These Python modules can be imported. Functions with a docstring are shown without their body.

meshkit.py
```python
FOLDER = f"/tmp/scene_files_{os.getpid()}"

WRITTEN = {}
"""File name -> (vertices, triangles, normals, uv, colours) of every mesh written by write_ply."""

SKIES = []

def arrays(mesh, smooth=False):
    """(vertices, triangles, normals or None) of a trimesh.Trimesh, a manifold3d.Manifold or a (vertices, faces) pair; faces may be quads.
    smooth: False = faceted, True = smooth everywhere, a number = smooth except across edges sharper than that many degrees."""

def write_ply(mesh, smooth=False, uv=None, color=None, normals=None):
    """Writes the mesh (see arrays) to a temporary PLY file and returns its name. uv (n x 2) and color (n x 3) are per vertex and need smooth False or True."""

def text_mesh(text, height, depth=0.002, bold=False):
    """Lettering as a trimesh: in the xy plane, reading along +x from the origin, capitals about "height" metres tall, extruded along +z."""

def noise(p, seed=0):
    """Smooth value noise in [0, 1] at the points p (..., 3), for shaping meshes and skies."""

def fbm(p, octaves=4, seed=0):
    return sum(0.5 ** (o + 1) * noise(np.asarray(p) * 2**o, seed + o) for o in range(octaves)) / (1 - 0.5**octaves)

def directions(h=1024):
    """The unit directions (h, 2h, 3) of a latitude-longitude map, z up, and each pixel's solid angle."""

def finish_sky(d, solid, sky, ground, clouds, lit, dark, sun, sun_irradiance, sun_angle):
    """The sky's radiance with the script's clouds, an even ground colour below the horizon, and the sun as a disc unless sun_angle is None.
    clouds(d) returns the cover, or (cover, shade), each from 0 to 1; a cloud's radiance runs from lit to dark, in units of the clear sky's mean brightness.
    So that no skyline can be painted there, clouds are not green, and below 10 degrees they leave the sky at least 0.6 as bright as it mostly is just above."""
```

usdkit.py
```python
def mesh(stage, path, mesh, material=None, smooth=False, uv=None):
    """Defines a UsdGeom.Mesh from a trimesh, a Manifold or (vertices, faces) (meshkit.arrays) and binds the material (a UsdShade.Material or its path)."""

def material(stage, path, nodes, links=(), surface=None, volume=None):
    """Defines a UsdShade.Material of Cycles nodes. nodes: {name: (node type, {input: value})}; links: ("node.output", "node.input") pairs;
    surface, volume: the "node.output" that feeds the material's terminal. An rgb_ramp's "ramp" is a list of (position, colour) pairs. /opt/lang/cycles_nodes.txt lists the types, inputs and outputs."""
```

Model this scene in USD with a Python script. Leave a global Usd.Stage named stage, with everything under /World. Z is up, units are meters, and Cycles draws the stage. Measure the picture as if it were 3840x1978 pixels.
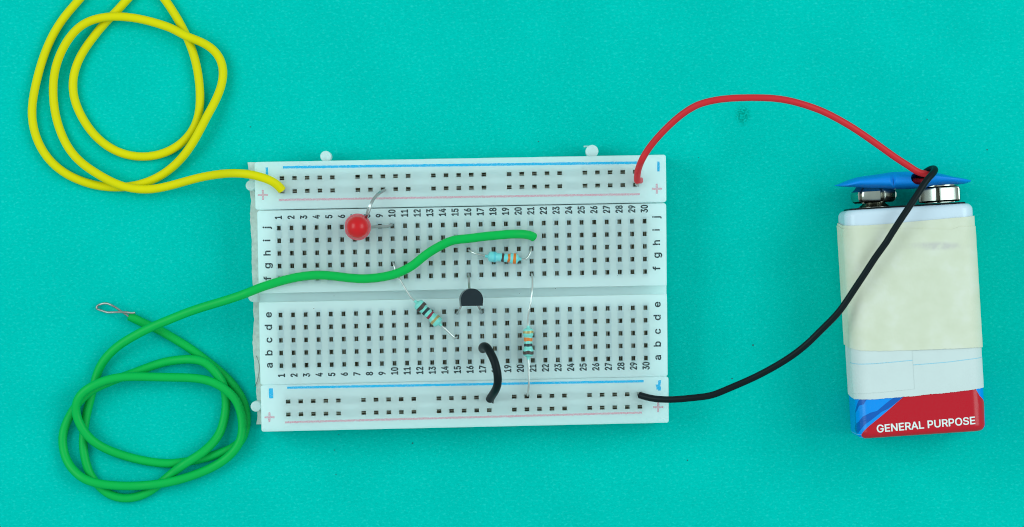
import math, random
import numpy as np, trimesh, usdkit, meshkit
import manifold3d as m3
from scipy.interpolate import CubicSpline, PchipInterpolator
from shapely.geometry import Polygon
from shapely import unary_union
from pxr import Usd, UsdGeom, UsdLux, UsdShade, Gf, Sdf

rng = np.random.default_rng(7)
stage = Usd.Stage.CreateInMemory()
UsdGeom.SetStageUpAxis(stage, UsdGeom.Tokens.z)
UsdGeom.SetStageMetersPerUnit(stage, 1.0)
world = UsdGeom.Xform.Define(stage, '/World')
stage.SetDefaultPrim(world.GetPrim())
UsdGeom.Scope.Define(stage, '/World/Looks')

# ------------------------------------------------------------------ camera
DIST = 700.0                       # mm above the table
S0 = 18.367                        # photo pixels per mm at the table
cam = UsdGeom.Camera.Define(stage, '/World/camera')
cam.AddTranslateOp().Set(Gf.Vec3d(0, 0, DIST / 1000))
cam.CreateFocalLengthAttr(50.0)
cam.CreateHorizontalApertureAttr(50.0 * (3840 / S0) / DIST)
cam.CreateVerticalApertureAttr(50.0 * (3840 / S0) / DIST * 527 / 1024)
cam.CreateClippingRangeAttr(Gf.Vec2f(0.01, 10))
cam.CreateFStopAttr(8.0)
cam.CreateFocusDistanceAttr(0.690)
cam.CreateExposureAttr(0.12)

# ------------------------------------------------------------------ light: two softboxes and the pale room
TINT = (0.75, 1.0, 1.01)
usdkit.material(stage, '/World/Looks/room', {'b': ('background_shader', {'color': TINT, 'strength': 0.58})}, [], surface='b.background')
dome = UsdLux.DomeLight.Define(stage, '/World/room_light')
UsdShade.MaterialBindingAPI.Apply(dome.GetPrim()).Bind(UsdShade.Material.Get(stage, '/World/Looks/room'))


def softbox(name, pos, size, intensity):
    l = UsdLux.RectLight.Define(stage, '/World/' + name)
    l.CreateWidthAttr(size[0]); l.CreateHeightAttr(size[1])
    l.CreateIntensityAttr(intensity); l.CreateColorAttr(Gf.Vec3f(*TINT))
    m = Gf.Matrix4d().SetLookAt(Gf.Vec3d(*pos), Gf.Vec3d(0, 0, 0), Gf.Vec3d(0, 1, 0)).GetInverse()
    UsdGeom.Xformable(l).AddTransformOp().Set(m)


softbox('softbox_light', (-0.52, 0.12, 0.50), (0.36, 0.48), 3.7)
softbox('softbox_light_001', (0.52, 0.10, 0.48), (0.36, 0.48), 3.7)


# ------------------------------------------------------------------ materials
def mat(name, color, rough=0.5, var=0.0, vscale=300.0, bump=0.0, bscale=2000.0, **kw):
    nodes = {'p': ('principled_bsdf', dict(base_color=color, roughness=rough, **kw)), 'g': ('geometry', {})}
    links = []
    if var:
        nodes['n'] = ('noise_texture', {'scale': vscale, 'detail': 3.0})
        c = np.array(color)
        nodes['r'] = ('rgb_ramp', {'ramp': [(0.25, tuple(c * (1 - var))), (0.75, tuple(np.minimum(c * (1 + var), 1)))]})
        links += [('g.position', 'n.vector'), ('n.fac', 'r.fac'), ('r.color', 'p.base_color')]
    if bump:
        nodes['bn'] = ('noise_texture', {'scale': bscale, 'detail': 2.0})
        nodes['b'] = ('bump', {'strength': bump, 'distance': 0.0001})
        links += [('g.position', 'bn.vector'), ('bn.fac', 'b.height'), ('b.normal', 'p.normal')]
    return usdkit.material(stage, '/World/Looks/' + name, nodes, links, surface='p.BSDF')


def printed(name, color, lo=0.30, hi=0.36, scale=5000.0):
    """ink with worn, speckled cover"""
    return usdkit.material(stage, '/World/Looks/' + name, {
        'g': ('geometry', {}), 'n': ('noise_texture', {'scale': scale, 'detail': 2.0}),
        'r': ('rgb_ramp', {'ramp': [(lo, (0, 0, 0)), (hi, (1, 1, 1))]}),
        'p': ('principled_bsdf', {'base_color': color, 'roughness': 0.6}), 't': ('transparent_bsdf', {}), 'm': ('mix_closure', {})},
        [('g.position', 'n.vector'), ('n.fac', 'r.fac'), ('r.color', 'm.fac'), ('t.BSDF', 'm.closure1'), ('p.BSDF', 'm.closure2')], surface='m.closure')


def paper_mat():
    nodes = {
        'g': ('geometry', {}),
        'mp': ('mapping', {'scale': (0.62, 1.0, 1.0), 'rotation': (0, 0, -0.12)}),
        'n1': ('noise_texture', {'scale': 2600.0, 'detail': 3.0, 'roughness': 0.65, 'distortion': 0.6}),
        'n2': ('noise_texture', {'scale': 2300.0, 'detail': 2.0, 'roughness': 0.6, 'distortion': 0.3}),
        'n3': ('noise_texture', {'scale': 60.0, 'detail': 3.0}),
        'r1': ('rgb_ramp', {'ramp': [(0.25, (0.90, 0.90, 0.90)), (0.5, (1, 1, 1)), (0.68, (1.08, 1.08, 1.08))]}),
        'r2': ('rgb_ramp', {'ramp': [(0.54, (0, 0, 0)), (0.68, (0.25, 0.25, 0.25)), (0.8, (0.45, 0.45, 0.45))]}),
        'r3': ('rgb_ramp', {'ramp': [(0.3, (0.95, 0.96, 0.96)), (0.7, (1.04, 1.03, 1.03))]}),
        'm1': ('mix', {'mix_type': 'multiply', 'fac': 1.0, 'color1': (0.0, 0.488, 0.418)}),
        'm2': ('mix', {'mix_type': 'mix', 'color2': (0.03, 0.66, 0.60)}),
        'm3': ('mix', {'mix_type': 'multiply', 'fac': 1.0}),
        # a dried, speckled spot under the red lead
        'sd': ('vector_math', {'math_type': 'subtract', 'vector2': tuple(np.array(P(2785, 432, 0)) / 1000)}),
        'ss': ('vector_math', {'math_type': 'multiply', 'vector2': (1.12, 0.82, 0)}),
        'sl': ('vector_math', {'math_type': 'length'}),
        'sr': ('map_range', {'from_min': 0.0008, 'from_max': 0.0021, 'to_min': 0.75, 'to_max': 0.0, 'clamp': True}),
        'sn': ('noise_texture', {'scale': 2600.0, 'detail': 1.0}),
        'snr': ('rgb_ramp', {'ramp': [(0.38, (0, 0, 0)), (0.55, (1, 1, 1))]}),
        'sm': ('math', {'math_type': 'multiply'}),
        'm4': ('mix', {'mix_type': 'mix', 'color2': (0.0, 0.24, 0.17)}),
        'b': ('bump', {'strength': 0.22, 'distance': 0.00012}),
        'p': ('principled_bsdf', {'roughness': 0.95, 'specular_ior_level': 0.0}),
    }
    links = [('g.position', 'mp.vector'), ('mp.vector', 'n1.vector'), ('mp.vector', 'n2.vector'), ('g.position', 'n3.vector'),
             ('n1.fac', 'r1.fac'), ('n2.fac', 'r2.fac'), ('n3.fac', 'r3.fac'), ('r1.color', 'm1.color2'),
             ('m1.color', 'm2.color1'), ('r2.color', 'm2.fac'), ('m2.color', 'm3.color1'), ('r3.color', 'm3.color2'),
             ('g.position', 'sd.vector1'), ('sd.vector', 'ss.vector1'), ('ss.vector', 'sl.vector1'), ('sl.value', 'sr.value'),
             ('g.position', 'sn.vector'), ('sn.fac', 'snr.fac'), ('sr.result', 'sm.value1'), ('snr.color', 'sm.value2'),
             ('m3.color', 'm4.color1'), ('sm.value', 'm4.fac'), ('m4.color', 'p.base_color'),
             ('n1.fac', 'b.height'), ('b.normal', 'p.normal')]
    return usdkit.material(stage, '/World/Looks/teal_paper', nodes, links, surface='p.BSDF')


# ------------------------------------------------------------------ helpers
def P(px, py, z=0.0):
    """photo pixel (3840 x 1978) at height z mm -> world mm"""
    k = (DIST - z) / (DIST * S0)
    return np.array([(px - 1920) * k, (989 - py) * k, z])


def crop(x0, y0, k):
    """reader of coordinates measured in an enlarged crop of the photo"""
    return lambda x, y: (x0 + x * k, y0 + y * k)


ZA = crop(900, 520, 840 / 2322); ZB = crop(1700, 520, 840 / 2322); ZC = crop(900, 950, 840 / 2322); ZD = crop(1700, 950, 840 / 2322)
ZE = crop(900, 1300, 840 / 2576); ZF = crop(1700, 1300, 840 / 2576)
ZY = crop(0, 0, 960 / 1676); ZG = crop(180, 1060, 860 / 1327); ZR = crop(2340, 300, 1200 / 2576); ZK = crop(2340, 1200, 900 / 2576)
B1 = crop(3060, 560, 700 / 2322); B2 = crop(3060, 900, 700 / 2322); B3 = crop(3060, 1260, 700 / 2111)
ZT = crop(1720, 1060, 140 / 1161); ZJ = crop(1760, 1250, 200 / 948); ZQ = crop(320, 1120, 240 / 2576); ZS = crop(1820, 920, 200 / 2576)
ZH = crop(2340, 560, 180 / 1194); ZL = crop(1200, 640, 320 / 1415); ZM = crop(1540, 1110, 160 / 1633)

used = {}


def numbered(parent, name):
    k = used.get((parent, name), 0)
    used[(parent, name)] = k + 1
    return f'{parent}/{name}' + (f'_{k:03d}' if k else '')


def meta(prim, label=None, cat=None, group=None, kind=None):
    for k, v in (('label', label), ('category', cat), ('group', group), ('kind', kind)):
        if v:
            prim.SetCustomDataByKey(k, v)
    return prim


LOC = {}


def thing(name, label, cat, loc, group=None):
    path = numbered('/World', name)
    x = UsdGeom.Xform.Define(stage, path)
    x.AddTranslateOp().Set(Gf.Vec3d(*(np.asarray(loc, float) / 1000)))
    LOC[path] = np.asarray(loc, float)
    meta(x.GetPrim(), label, cat, group)
    return path


def part(parent, name, mesh, material, smooth=35, label=None, kind=None):
    """mesh in world mm; becomes one Mesh prim under the thing (or under one of its parts)"""
    top = '/'.join(parent.split('/')[:3])
    v, f, n = meshkit.arrays(mesh, False)
    v = (v - LOC.get(top, np.zeros(3))) / 1000
    path = numbered(parent, name)
    m = usdkit.mesh(stage, path, trimesh.Trimesh(v * 1000, f, process=False), material, smooth)
    m.GetPointsAttr().Set([Gf.Vec3f(*map(float, p)) for p in np.array(m.GetPointsAttr().Get()) / 1000])
    meta(m.GetPrim(), label=label, kind=kind)
    return path


def join(*ms):
    return trimesh.util.concatenate([m if isinstance(m, trimesh.Trimesh) else trimesh.Trimesh(*meshkit.arrays(m)[:2], process=False) for m in ms])


def rings(R, cap=True, closed=False):
    """R: (n, m, 3) rings -> trimesh"""
    R = np.asarray(R, float)
    n, m = R.shape[:2]
    idx = np.arange(n * m).reshape(n, m)
    a = idx if closed else idx[:-1]
    b = np.roll(idx, -1, 0) if closed else idx[1:]
    q = np.stack([a, np.roll(a, -1, 1), np.roll(b, -1, 1), b], -1).reshape(-1, 4)
    v = R.reshape(-1, 3)
    f = [q[:, [0, 1, 2]], q[:, [0, 2, 3]]]
    if cap and not closed:
        c0, c1 = len(v), len(v) + 1
        v = np.vstack([v, R[0].mean(0), R[-1].mean(0)])
        f.append(np.stack([np.roll(idx[0], -1), idx[0], np.full(m, c0)], -1))
        f.append(np.stack([idx[-1], np.roll(idx[-1], -1), np.full(m, c1)], -1))
    t = trimesh.Trimesh(v, np.vstack(f), process=False)
    return t


def spline(pts, step=0.5):
    p = np.asarray(pts, float)
    d = np.r_[0, np.cumsum(np.linalg.norm(np.diff(p, axis=0), axis=1) ** 0.75)]
    cs = CubicSpline(d, p[:, :2])
    zs = PchipInterpolator(d, p[:, 2])
    t = np.linspace(0, d[-1], max(8, int(np.linalg.norm(np.diff(p, axis=0), axis=1).sum() / step * 3)))
    q = np.c_[cs(t), zs(t)]
    L = np.r_[0, np.cumsum(np.linalg.norm(np.diff(q, axis=0), axis=1))]
    s = np.linspace(0, L[-1], max(6, int(L[-1] / step)))
    return np.stack([np.interp(s, L, q[:, k]) for k in range(3)], 1)


def frames(path):
    t = np.gradient(path, axis=0)
    t /= np.linalg.norm(t, axis=1, keepdims=True)
    u = np.cross(t[0], [0.3, 0.2, 1.0]); u /= np.linalg.norm(u)
    U = []
    for k in range(len(path)):
        u = u - t[k] * (u @ t[k]); u = u / np.linalg.norm(u)
        U.append(u)
    U = np.array(U)
    return t, U, np.cross(t, U)


def tube(path, r, n=20, edge=0.25, wob=0.0, flat=None):
    """round wire along a path; its ends are chamfered. flat=(w, h): a rectangular lead"""
    path = np.asarray(path, float)
    t, U, V = frames(path)
    if flat:
        ang = np.radians([45, 135, 225, 315])
        prof = np.array([[flat[0] / 2 * np.sign(math.cos(a)), flat[1] / 2 * np.sign(math.sin(a))] for a in ang])
        R = np.stack([path[k] + prof[:, :1] * U[k] + prof[:, 1:] * V[k] for k in range(len(path))])
        return rings(R)
    a = np.linspace(0, 2 * np.pi, n, endpoint=False)
    rr = np.full(len(path), r)
    if wob:
        rr = rr * (1 + wob * (meshkit.noise(np.c_[path * 0.8]) - 0.5))
    c, s = np.cos(a)[:, None], np.sin(a)[:, None]
    R = [path[k] + rr[k] * (c * U[k] + s * V[k]) for k in range(len(path))]
    if edge:
        e = edge * r
        R = [path[0] - 0 * t[0] + (r - e) * (c * U[0] + s * V[0])] + [R[0] + e * 0.5 * t[0]] + R[1:-1] + [R[-1] - e * 0.5 * t[-1]] + [path[-1] + (r - e) * (c * U[-1] + s * V[-1])]
    return rings(R)


def lathe(profile, n=40, axis=(0, 0, 1), at=(0, 0, 0), lobes=None):
    """profile: (h, r) list along the axis"""
    ax = np.asarray(axis, float); ax = ax / np.linalg.norm(ax)
    ref = np.array([0, 0, 1.0]) if abs(ax[2]) < 0.9 else np.array([1.0, 0, 0])
    U = np.cross(ref, ax); U /= np.linalg.norm(U); V = np.cross(ax, U)
    a = np.linspace(0, 2 * np.pi, n, endpoint=False)
    R = []
    for h, r in profile:
        rr = r * (lobes(a, h) if lobes else 1.0) * np.ones(n)
        R.append(np.asarray(at) + h * ax + (rr * np.cos(a))[:, None] * U + (rr * np.sin(a))[:, None] * V)
    return rings(R)


def px_path(zoom, pts):
    return [P(*zoom(x, y), z) for x, y, z in pts]


# ------------------------------------------------------------------ the setting: a sheet of teal paper
gx = np.linspace(-260, 260, 60); gy = np.linspace(-190, 190, 44)
GX, GY = np.meshgrid(gx, gy, indexing='ij')
gz = -0.02 - 0.03 * meshkit.noise(np.stack([GX / 40, GY / 40, 0 * GX], -1))
gv = np.stack([GX, GY, gz], -1).reshape(-1, 3) / 1000
gi = np.arange(gv.shape[0]).reshape(60, 44)
gf = np.stack([gi[:-1, :-1], gi[1:, :-1], gi[1:, 1:], gi[:-1, 1:]], -1).reshape(-1, 4)
ground = usdkit.mesh(stage, '/World/ground', (gv, gf), paper_mat(), True)
meta(ground.GetPrim(), 'fibrous teal paper sheet spread under the whole circuit', None, None, 'structure')
used[('/World', 'ground')] = 1
speck_m = mat('speck', (0.01, 0.09, 0.09), 0.8)
for k, (x, y, r) in enumerate([ZK(1383, 272) + (0.17,), ZK(1160, 630) + (0.14,), ZB(880, 33) + (0.10,), ZR(2440, 318) + (0.11,), ZR(600, 625) + (0.07,), ZY(1423, 460) + (0.09,),
                               ZY(1640, 832) + (0.10,), ZE(1985, 1112) + (0.16,), ZE(1135, 1014) + (0.09,), ZE(1085, 1192) + (0.10,), B1(2130, 8) + (0.14,), (1260, 1780, 0.09), (2578, 1727, 0.12)]):
    c = P(x, y, 0.01)
    a = np.linspace(0, 2 * np.pi, 9, endpoint=False)
    rad = r * (0.7 + 0.6 * rng.random(9))
    lo = np.c_[c[0] + rad * np.cos(a) * 1.2, c[1] + rad * np.sin(a), np.full(9, -0.05)]
    hi = lo.copy(); hi[:, :2] = c[:2] + (hi[:, :2] - c[:2]) * 0.8; hi[:, 2] = 0.035
    part('/World/ground', 'speck', rings([lo, hi]), speck_m, 40)

# ------------------------------------------------------------------ breadboard
ZTOP = 9.5
white = None


def board_mat():
    """milky plastic; the strips of contact metal behind it show through as faint bluish columns"""
    c = BW([0, 0, 0]) / 1000
    d = BW([30, 0, 0]) - BW([-30, 0, 0])
    rot = -math.atan2(d[1], d[0])
    nodes = {
        'g': ('geometry', {}), 'sub': ('vector_math', {'math_type': 'subtract', 'vector2': tuple(c)}),
        'mp': ('mapping', {'rotation': (0, 0, rot)}), 'x': ('separate_xyz', {}),
        'k': ('math', {'math_type': 'multiply_add', 'value2': 2 * math.pi / 0.002537, 'value3': math.pi}),
        'cs': ('math', {'math_type': 'cosine'}),
        'cr': ('map_range', {'range_type': 'smoothstep', 'from_min': -0.45, 'from_max': 0.35, 'to_min': 0.0, 'to_max': 1.0, 'clamp': True}),
        'av': ('math', {'math_type': 'absolute'}), 'au': ('math', {'math_type': 'absolute'}),
        'm1': ('map_range', {'range_type': 'smoothstep', 'from_min': 0.0144, 'from_max': 0.0154, 'to_min': 1.0, 'to_max': 0.0, 'clamp': True}),
        'm2': ('map_range', {'range_type': 'smoothstep', 'from_min': 0.0022, 'from_max': 0.0032, 'to_min': 0.0, 'to_max': 1.0, 'clamp': True}),
        'm3': ('map_range', {'range_type': 'smoothstep', 'from_min': 0.0376, 'from_max': 0.0382, 'to_min': 1.0, 'to_max': 0.0, 'clamp': True}),
        'a': ('math', {'math_type': 'multiply'}), 'b': ('math', {'math_type': 'multiply'}), 'e': ('math', {'math_type': 'multiply'}),
        'n': ('noise_texture', {'scale': 110.0, 'detail': 3.0}), 'r': ('rgb_ramp', {'ramp': [(0.3, (0.675, 0.905, 0.93)), (0.7, (0.70, 0.93, 0.955))]}),
        'mx': ('mix', {'color2': (0.585, 0.82, 0.89)}),
        'p': ('principled_bsdf', {'roughness': 0.45, 'subsurface_weight': 0.75, 'subsurface_radius': (0.9, 1.0, 1.05), 'subsurface_scale': 0.0013, 'specular_ior_level': 0.25}),
    }
    links = [('g.position', 'sub.vector1'), ('sub.vector', 'mp.vector'), ('mp.vector', 'x.vector'), ('x.x', 'k.value1'), ('k.value', 'cs.value1'), ('cs.value', 'cr.value'),
             ('x.y', 'av.value1'), ('x.x', 'au.value1'), ('av.value', 'm1.value'), ('av.value', 'm2.value'), ('au.value', 'm3.value'),
             ('cr.result', 'a.value1'), ('m1.result', 'a.value2'), ('a.value', 'b.value1'), ('m2.result', 'b.value2'), ('b.value', 'e.value1'), ('m3.result', 'e.value2'),
             ('g.position', 'n.vector'), ('n.fac', 'r.fac'), ('r.color', 'mx.color1'), ('e.value', 'mx.fac'), ('mx.color', 'p.base_color')]
    return usdkit.material(stage, '/World/Looks/board_plastic', nodes, links, surface='p.BSDF')


peg_m = mat('peg_plastic', (0.62, 0.74, 0.73), 0.4, subsurface_weight=0.6, subsurface_radius=(1, 1, 1), subsurface_scale=0.0008)
foam_m = mat('foam_tape', (0.58, 0.64, 0.58), 0.9, var=0.16, vscale=1100, bump=0.5, bscale=3000)
clip_m = mat('clip_metal', (0.66, 0.62, 0.52), 0.30, var=0.25, vscale=900, metallic=1.0)
speck_b = mat('board_speck', (0.03, 0.04, 0.04), 0.8)
ink_black = printed('black_print', (0.025, 0.045, 0.05), 0.28, 0.36)
ink_blue = printed('blue_print', (0.0, 0.41, 0.74), 0.24, 0.44, 7000)
ink_red = printed('pink_print', (0.66, 0.30, 0.37), 0.22, 0.62, 8000)


def BW(uvz):
    """board mm (u along the columns, v across, z up) -> world mm"""
    q = np.asarray(uvz, float)
    u, v, z = q[..., 0], q[..., 1], q[..., 2]
    px = 1735.0 + 18.596 * u - 0.261 * v + 0.00216 * u * v
    py = 1100.7 - 0.3727 * u - 18.647 * v + 0.00143 * u * v
    k = (DIST - ZTOP) / (DIST * S0)
    return np.stack([(px - 1920) * k, (989 - py) * k, z], -1)


def on_board(mesh):
    v, f, _ = meshkit.arrays(mesh)
    return trimesh.Trimesh(BW(v), f, process=False)


white = board_mat()
board = thing('breadboard', 'white solderless breadboard with numbered columns and two power rails, on the teal paper', 'breadboard', BW([0, 0, 0]))


def slab(u0, u1, v0, v1, z0=1.2, z1=ZTOP, r=0.5, ch=0.22):
    a = np.radians(np.arange(0, 91, 22.5))
    pts = []
    for z, i in ((z0, 0), (z1 - ch, 0), (z1 - 0.3 * ch, 0.3 * ch), (z1, ch)):
        for cx, cy, o in ((u1 - r, v1 - r, 0), (u0 + r, v1 - r, 90), (u0 + r, v0 + r, 180), (u1 - r, v0 + r, 270)):
            pts += [(cx + (r - i) * math.cos(b + math.radians(o)), cy + (r - i) * math.sin(b + math.radians(o)), z) for b in a]
    return m3.Manifold.hull_points(pts)


def sq(u, v, w0, h0, w1, h1, z0, z1):
    return [(u + s * w / 2, v + t * h / 2, z) for w, h, z in ((w0, h0, z0), (w1, h1, z1)) for s in (-1, 1) for t in (-1, 1)]


def hole(u, v, w, h):
    return m3.Manifold.hull_points(sq(u, v, w + 0.02, h + 0.02, w + 0.02, h + 0.02, 8.0, 9.35)) + m3.Manifold.hull_points(sq(u, v, w, h, w + 0.34, h + 0.34, 9.33, 9.51))


def cavity(u0, u1, v0, v1):
    return m3.Manifold.cube((u1 - u0, v1 - v0, 6.6)).translate((u0, v0, 2.0))


COLS = [-36.83 + 2.54 * k for k in range(30)]
ROWS = {'j': 13.80, 'i': 11.26, 'h': 8.72, 'g': 6.18, 'f': 3.64, 'e': -3.64, 'd': -6.18, 'c': -8.72, 'b': -11.26, 'a': -13.80}
RAILK = [k for k in range(29) if k % 6 != 5]
rails = [('upper', -36.05, (23.81, 21.18), slab(-41.5, 41.25, 17.57, 27.15)), ('lower', -35.6, (-21.03, -23.62), slab(-41.1, 41.35, -26.95, -17.62))]


def finger(du, dv, z1, off, pinch, length):
    """one pair of spring leaves across u, as long as length along v"""
    out = []
    for s in (-1, 1):
        pr = [(s * 0.44, z1), (off + s * pinch, z1 - 1.3), (s * 0.35, 4.5), (s * 0.6, 2.15)]
        th = 0.07
        lo = [(x - s * 0, z) for x, z in pr]; hi = [(x + s * th, z) for x, z in pr]
        loop = lo + hi[::-1]
        R = [[(du + x, dv + w, z) for x, z in loop] for w in (-length / 2, length / 2)]
        R = np.array(R)
        m = len(loop)
        v = R.reshape(-1, 3)
        f = []
        for k in range(m):
            k2 = (k + 1) % m
            f += [(k, k2, m + k2), (k, m + k2, m + k)]
        for k in range(3):
            f += [(k, k + 1, m - 2 - k), (k, m - 2 - k, m - 1 - k)]
            f += [(m + k + 1, m + k, 2 * m - 2 - k), (2 * m - 2 - k, m + k, 2 * m - 1 - k)]
        out.append(trimesh.Trimesh(v, f, process=False))
    return out


def clip(centers, along_v):
    ms = []
    for c in centers:
        off = rng.uniform(-0.13, 0.09); pinch = rng.uniform(0.07, 0.15)
        ms += finger(0, c, 8.5 - rng.uniform(0, 0.2), off, pinch, 1.7)
    lo, hi = min(centers) - 0.9, max(centers) + 0.9
    b = trimesh.creation.box((1.3, hi - lo, 0.08)); b.apply_translation((0, (lo + hi) / 2, 2.14))
    m = join(*ms, b)
    if not along_v:
        m.vertices = m.vertices[:, [1, 0, 2]]; m.invert()
    return m


glyphs = {}


def glyph(txt, h, squash, fat):
    """outline of printed text, its strokes fattened like the pad print of the photo"""
    key = (txt, h, squash, fat)
    if key not in glyphs:
        t = meshkit.text_mesh(txt, h, 0.035, False)
        tri = t.triangles[t.face_normals[:, 2] > 0.9][:, :, :2] * [squash, 1]
        shape = unary_union([Polygon(q).buffer(1e-4) for q in tri]).buffer(fat).simplify(0.008)
        glyphs[key] = join(*[trimesh.creation.extrude_polygon(g, 0.035, engine='earcut') for g in getattr(shape, 'geoms', [shape])])
    return glyphs[key]


def flat_text(txt, h, u, v, squash, fat, name, parent, m, center=False):
    t = glyph(txt, h, squash, fat)
    x, y, z = t.vertices.T
    if center:
        x = x - (x.min() + x.max()) / 2
    return part(parent, name, on_board(trimesh.Trimesh(np.c_[u - y, v + x, z + ZTOP - 0.012], t.faces, process=False)), m, False)


def mark(shape, name, parent, m):
    geoms = getattr(shape, 'geoms', [shape])
    t = join(*[trimesh.creation.extrude_polygon(g, 0.035, engine='earcut') for g in geoms])
    t.apply_translation((0, 0, ZTOP - 0.014))
    return part(parent, name, on_board(t), m, False)


def rough_bar(u0, v0, u1, v1, w, amp=0.02, step=0.35):
    """a printed bar whose edges waver"""
    n = max(4, int(math.hypot(u1 - u0, v1 - v0) / step))
    t = np.linspace(0, 1, n)
    d = np.array([u1 - u0, v1 - v0]); d = d / np.linalg.norm(d); nrm = np.array([-d[1], d[0]])
    c = np.c_[u0 + (u1 - u0) * t, v0 + (v1 - v0) * t]
    a = c + nrm * (w / 2 + amp * rng.standard_normal(n)[:, None])
    b = c - nrm * (w / 2 + amp * rng.standard_normal(n)[:, None])
    return Polygon(np.vstack([a, b[::-1]])).buffer(0.02)


# terminal block
blk = slab(-41.15, 41.2, -17.57, 17.37)
cuts = [cavity(u - 0.85, u + 0.85, v0 - 0.9, v1 + 0.9) for u in COLS for v0, v1 in ((3.64, 13.80), (-13.80, -3.64))]
cuts += [hole(u, v, 0.74, 0.87) for u in COLS for v in ROWS.values()]
blk = blk - m3.Manifold.batch_boolean(cuts, m3.OpType.Add)
trough = m3.Manifold.hull_points([(s * 45, v, z) for s in (-1, 1) for v, z in ((-0.95, 7.0), (0.72, 7.0), (-1.05, 9.6), (0.82, 9.6))])
blk = blk - trough
tb = part(board, 'terminal_block', on_board(blk), white, 30)
for u in COLS:
    for rows in ('jihgf', 'edcba'):
        part(tb, 'contact_clip', on_board(clip([ROWS[r] for r in rows], True).apply_translation((u, 0, 0))), clip_m, False)
for k, u in enumerate(COLS):
    flat_text(str(k + 1), 1.33, u + 0.62, 15.52 - 0.0 * k, 0.68, 0.066, 'column_number', tb, ink_black)
    flat_text(str(k + 1), 1.33, u + 0.66, -16.15, 0.68, 0.066, 'column_number', tb, ink_black)
RIGHT = dict(j=0.75, i=0.75, h=0.72, g=0.7, f=0.6, e=0.6, d=0.5, c=0.25, b=0.25, a=0.05)
for r, v in ROWS.items():
    flat_text(r, 1.38, -38.62, v + 0.12, 1.06, 0.055, 'row_letter', tb, ink_black, True)
    flat_text(r, 1.38, 39.82, v + RIGHT[r], 1.06, 0.055, 'row_letter', tb, ink_black, True)

for x, y, rr in ((2084, 1083, 0.08), (1949, 1102, 0.05), (2316, 1033, 0.06), (1797, 1050, 0.06), (1177, 1158, 0.08), (1937, 1368, 0.05), (1250, 1111, 0.05)):
    c = P(x, y, ZTOP)
    z = 7.0 if 1079 < y < 1115 else ZTOP
    aa = np.linspace(0, 2 * np.pi, 8, endpoint=False)
    rad = rr * (0.7 + 0.6 * rng.random(8))
    ring = np.c_[c[0] + rad * np.cos(aa), c[1] + rad * np.sin(aa), np.full(8, z - 0.03)]
    part(tb, 'speck', rings([ring, ring + [0, 0, 0.06]]), speck_b, False)

# power rails
RAILS = {}
for which, u0, vs, body in rails:
    holes = [hole(u0 + 2.54 * k, v, 0.90, 0.74) for k in RAILK for v in vs]
    cav = [cavity(u0 - 1.0, u0 + 28 * 2.54 + 1.0, v - 0.85, v + 0.85) for v in vs]
    rp = part(board, 'power_rail', on_board(body - m3.Manifold.batch_boolean(holes + cav, m3.OpType.Add)), white, 30)
    RAILS[which] = rp
    for v in vs:
        part(rp, 'contact_strip', on_board(clip([u0 + 2.54 * k for k in RAILK], False).apply_translation((0, v, 0))), clip_m, False)
up, low = RAILS['upper'], RAILS['lower']
mark(rough_bar(-35.75, 25.98, 35.5, 25.62, 0.46, 0.02), 'blue_line', up, ink_blue)
mark(rough_bar(-36.7, 19.45, 35.9, 19.27, 0.37, 0.02), 'pink_line', up, ink_red)
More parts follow.
